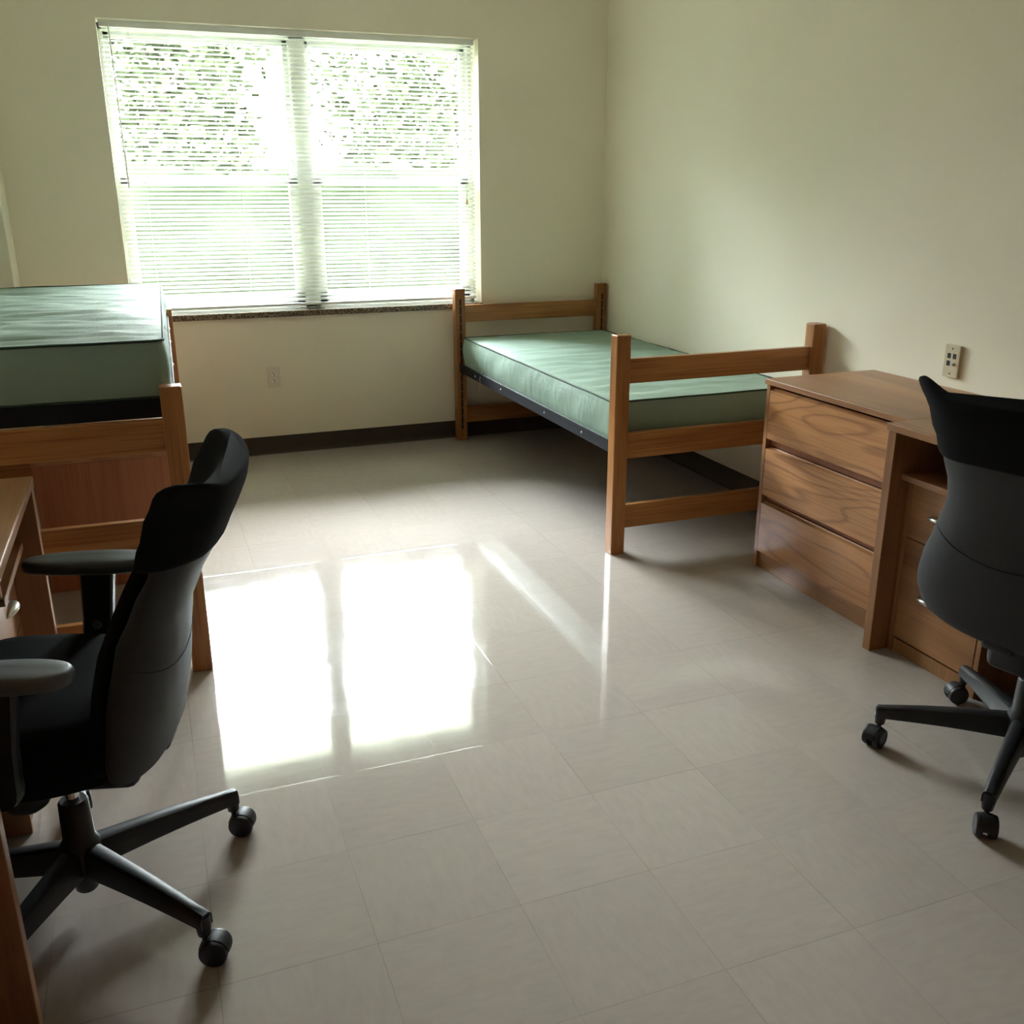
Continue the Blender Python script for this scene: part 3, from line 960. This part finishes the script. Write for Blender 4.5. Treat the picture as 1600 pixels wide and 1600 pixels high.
def chair(label, loc, rz, base_ang, lift, arm_shift, swivels, back_z, back_k):
    t = thing('office_chair', label, 'chair', loc, rz, 'black rolling office chairs')
    # --- five-star base
    g = base_ang - rz
    MB().lathe([(0.001, 0.255), (0.025, 0.255), (0.029, 0.250), (0.031, 0.165), (0.040, 0.150), (0.044, 0.120), (0.040, 0.092), (0.030, 0.088), (0.0235, 0.086), (0.0225, 0.042), (0.019, 0.038), (0.001, 0.038)], 32).build('base_hub', M['black_plastic'], t, 40)
    for k in range(5):
        a = g + k * 2 * PI / 5
        d = Vector((math.cos(a), math.sin(a), 0))
        sd = Vector((-math.sin(a), math.cos(a), 0))
        rings = []
        for i in range(9):
            q = i / 8
            r = 0.030 + q * 0.317
            zt_ = 0.152 - 0.040 * q + 0.004 * math.sin(q * PI)
            hh_ = 0.060 - 0.030 * q
            w = 0.0235 - 0.0085 * q
            sec = [(-w, -hh_), (-w, -hh_ * 0.35), (-w * 0.80, -0.004), (-w * 0.45, 0), (w * 0.45, 0), (w * 0.80, -0.004), (w, -hh_ * 0.35), (w, -hh_)]
            rings.append([d * r + sd * x + Vector((0, 0, zt_ + z)) for x, z in sec])
        leg = MB().loft(rings)
        # the end of the spoke turns straight down to the caster socket
        leg.lathe([(0.0145, 0.106), (0.0150, 0.080), (0.0125, 0.062), (0.001, 0.062)], 16, Matrix.Translation(d * 0.337))
        leg.build('base_leg', M['black_plastic'], t, 35)
        cp = d * 0.337
        sw = swivels[k] - rz
        cd = Vector((math.cos(sw), math.sin(sw), 0))
        axd = Vector((-math.sin(sw), math.cos(sw), 0))
        wc = cp + cd * 0.018 + Vector((0, 0, 0.028))
        cas = MB()
        # hood over the wheels
        hood = []
        for i in range(11):
            aa = R(-25) + R(205) * i / 10
            hood.append([wc + cd * (rr_ * math.cos(aa)) * -1 + Vector((0, 0, rr_ * math.sin(aa))) + axd * y for rr_, y in ((0.0295, -0.013), (0.0305, 0), (0.0295, 0.013), (0.026, 0.013), (0.026, -0.013))])
        cas.loft(hood)
        cas.tube([cp + Vector((0, 0, 0.066)), cp + Vector((0, 0, 0.030))], 0.006, 10)
        co_ = cas.build('caster', M['black_plastic'], t, 40)
        for s in (-1, 1):
            mt_ = Matrix.Translation(wc + axd * (s * 0.0155)) @ axd.to_track_quat('Z', 'Y').to_matrix().to_4x4()
            MB().lathe([(0.001, -0.0095), (0.022, -0.0095), (0.0265, -0.0075), (0.028, -0.003), (0.028, 0.003), (0.0265, 0.0075), (0.020, 0.0095), (0.0185, 0.0080), (0.001, 0.0080)], 24, mt_).build('wheel', M['black_plastic'], co_, 40)
    MB().lathe([(0.001, 0.252), (0.0135, 0.252), (0.0135, 0.335 + lift), (0.001, 0.335 + lift)], 20).build('gas_lift', M['chrome'], t, 40)
    z0 = lift
    bz = lambda z: back_z + (z - 0.398) * back_k      # the back slides up and down its upright
    # --- mechanism under the seat
    me = MB()
    me.box(-0.15, 0.13, -0.055, 0.055, 0.300 + z0, 0.415 + z0, 0.022, 3)
    me.box(-0.215, -0.10, -0.040, 0.040, 0.375 + z0, 0.405 + z0, 0.012, 3)
    me.box(0.00, 0.20, -0.065, 0.065, 0.32 + z0, 0.40 + z0, 0.025, 3)
    me.lathe([(0.001, 0.262 + z0), (0.026, 0.264 + z0), (0.040, 0.275 + z0), (0.045, 0.295 + z0), (0.045, 0.345 + z0), (0.001, 0.345 + z0)], 28, Matrix.Translation((0.070, 0.035, 0)))
    me.build('tilt_mechanism', M['black_plastic'], t, 40)
    lv = MB()
    lv.tube([(0.06, 0.06, 0.375 + z0), (0.065, 0.20, 0.372 + z0), (0.070, 0.275, 0.368 + z0)], 0.005, 8)
    lv.box(0.052, 0.088, 0.262, 0.305, 0.363 + z0, 0.372 + z0, 0.004)
    lv.build('lever', M['black_plastic'], t, 40)
    # --- seat cushion
    rings = []
    for z, sc, in ((0.395, 0.90), (0.400, 0.955), (0.430, 0.985), (0.470, 1.0), (0.500, 0.99), (0.515, 0.965), (0.523, 0.92), (0.527, 0.80), (0.527, 0.4)):
        ring = []
        for k in range(48):
            a = 2 * PI * k / 48
            ca_, sa = math.cos(a), math.sin(a)
            x = math.copysign(abs(ca_) ** 0.5, ca_) * 0.235 * sc + 0.035
            y = math.copysign(abs(sa) ** 0.5, sa) * (0.236 - 0.05 * (x < 0) * min(1, abs(x) / 0.2)) * sc
            dz_ = -0.035 * max(0, (x - 0.14) / 0.13) ** 2 if z > 0.45 else 0
            ring.append(Vector((x, y, z + z0 + dz_)))
        rings.append(ring)
    MB().loft(rings).build('seat', M['black_fabric'], t, 60)
    # --- back: upholstered lower shell
    zs = [0.398, 0.402, 0.410, 0.425, 0.45, 0.48, 0.51, 0.54, 0.58, 0.62, 0.66, 0.70, 0.74, 0.78, 0.82, 0.85, 0.872, 0.884]
    half = lambda z: interp(z, [0.398, 0.402, 0.41, 0.425, 0.45, 0.48, 0.51, 0.56, 0.66, 0.74, 0.80, 0.89], [0.115, 0.143, 0.174, 0.204, 0.224, 0.235, 0.237, 0.229, 0.193, 0.163, 0.158, 0.167])
    ins = [0.25, 0.55, 0.8, 0.95] + [1.0] * (len(zs) - 5) + [0.7]
    rg = pad_solid(zs, half, lambda z: interp(z, [0.4, 0.45, 0.6, 0.9], [0.045, 0.058, 0.060, 0.056]), lambda z: interp(z, [0.4, 0.6, 0.9], [0.018, 0.034, 0.030]), lambda z: 0.06, inset=lambda i: ins[i])
    rg = [[Vector((p.x, p.y, bz(p.z))) for p in r] for r in rg]
    bk = MB().loft(rg).build('backrest', M['shell_fabric'], t, 60)
    # seam across the back cover
    sm_ = []
    for i in range(25):
        s_ = -1 + i / 12
        z = 0.655 - 0.055 * (1 - abs(s_) ** 2)
        w = half(z) * 0.97
        u = interp(z, Z_R, U_R) - interp(z, [0.4, 0.6, 0.9], [0.018, 0.034, 0.030]) * (1 - s_ * s_) + 0.06 * max(0, abs(s_) - 0.55) ** 2 - 0.0002 + 0.012 * abs(s_) ** 8
        sm_.append((u, s_ * w, bz(z)))
    MB().tube(sm_, 0.0012, 6).build('back_seam', M['seam'], bk)
    # front cushion of the back
    zs2 = [0.44, 0.445, 0.46, 0.50, 0.56, 0.62, 0.68, 0.74, 0.80, 0.84, 0.855, 0.86]
    ins2 = [0.3, 0.6, 0.9] + [1.0] * 6 + [0.9, 0.6, 0.3]
    rg = pad_solid(zs2, lambda z: half(z) * 0.94, lambda z: 0.036, lambda z: interp(z, [0.4, 0.6, 0.9], [0.018, 0.034, 0.030]), lambda z: 0.06, inset=lambda i: ins2[i])
    rg = [[Vector((p.x + 0.048, p.y, bz(p.z))) for p in r] for r in rg]
    MB().loft(rg).build('back_cushion', M['black_fabric'], t, 60)
    # --- upper bolster with forward wings
    zs3 = [0.846, 0.850, 0.860, 0.88, 0.90, 0.92, 0.94, 0.955, 0.968, 0.978, 0.984, 0.987]
    ins3 = [0.80, 0.93, 1, 1, 1, 1, 1, 1, 0.97, 0.88, 0.65, 0.35]
    rg = pad_solid(zs3, lambda z: interp(z, [0.846, 0.88, 0.93, 0.98, 1.0], [0.177, 0.183, 0.200, 0.222, 0.225]), lambda z: interp(z, [0.846, 0.90, 0.98], [0.076, 0.074, 0.058]), lambda z: 0.036, lambda z: 0.17, n=64, ex=3.8,
                   dz=lambda s_, z: 0.026 * sstep((abs(s_) - 0.42) / 0.52) * (1 if z > 0.9 else 0.2) - (0.012 * s_ * s_ if z < 0.87 else 0), inset=lambda i: ins3[i])
    rg = [[Vector((p.x - 0.009, p.y, bz(p.z))) for p in r] for r in rg]
    MB().loft(rg).build('headrest', M['black_fabric'], t, 60)
    # --- arms
    for s in (1, -1):
        ap = MB()
        rings = []
        px0, px1 = -0.125 + arm_shift, 0.150 + arm_shift
        for z, sc in ((0.652, 0.82), (0.655, 0.93), (0.660, 0.99), (0.667, 1.0), (0.673, 0.98), (0.678, 0.90), (0.680, 0.78), (0.680, 0.3)):
            ring = []
            for k in range(40):
                a = 2 * PI * k / 40
                ca_, sa = math.cos(a), math.sin(a)
                x = math.copysign(abs(ca_) ** 0.72, ca_)
                y = math.copysign(abs(sa) ** 0.72, sa) * (0.042 - 0.006 * x)
                crown = 0.004 * (1 - x * x) if z > 0.665 else 0
                ring.append(Vector(((px0 + px1) / 2 + x * (px1 - px0) / 2 * (1 - (1 - sc) * 0.3), s * 0.262 + y * sc, z + z0 + crown)))
            rings.append(ring)
        pad = ap.loft(rings).build('arm_pad', M['arm_pad'], t, 60)
        # upright with rounded foot, then a bracket running in under the seat
        pxm = 0.0 + arm_shift
        rings = []
        for z, hw_ in ((0.652, 0.036), (0.600, 0.034), (0.540, 0.032), (0.490, 0.034), (0.462, 0.036), (0.446, 0.034), (0.436, 0.028), (0.431, 0.018), (0.429, 0.008)):
            lean = (0.65 - z) * 0.10
            rings.append([Vector((pxm + lean + hw_ * x, s * 0.272 + 0.014 * y, z + z0)) for x, y in ((-1, -0.6), (-0.85, -1), (0.85, -1), (1, -0.6), (1, 0.6), (0.85, 1), (-0.85, 1), (-1, 0.6))])
        arm = MB().loft(rings)
        arm.box(pxm + 0.000, pxm + 0.052, s * 0.06, s * 0.272, 0.432 + z0, 0.462 + z0, 0.010, 3)
        ao = arm.build('arm_post', M['black_plastic'], t, 40)
        MB().lathe([(0.001, 0.0), (0.010, 0.0), (0.010, 0.006), (0.008, 0.008), (0.001, 0.008)], 18, Matrix.Translation((pxm + 0.012, s * 0.258, 0.525 + z0)) @ Matrix.Rotation(s * PI / 2, 4, 'X')).build('height_button', M['arm_pad'], ao, 40)
    return t

chair('black office chair with grey armrests in view, near the raised bed', (-2.905, -3.630, 0), R(165), R(23), 0.0, -0.020, [R(-20), R(100), R(60), R(250), R(-20)], 0.385, 0.950)
chair('black office chair with its broad grey back turned, in front of the ivory plate', (-0.672, -3.945, 0), R(15), R(67.5), 0.015, 0.13, [R(160), R(200), R(230), R(300), R(20)], 0.402, 1.02)
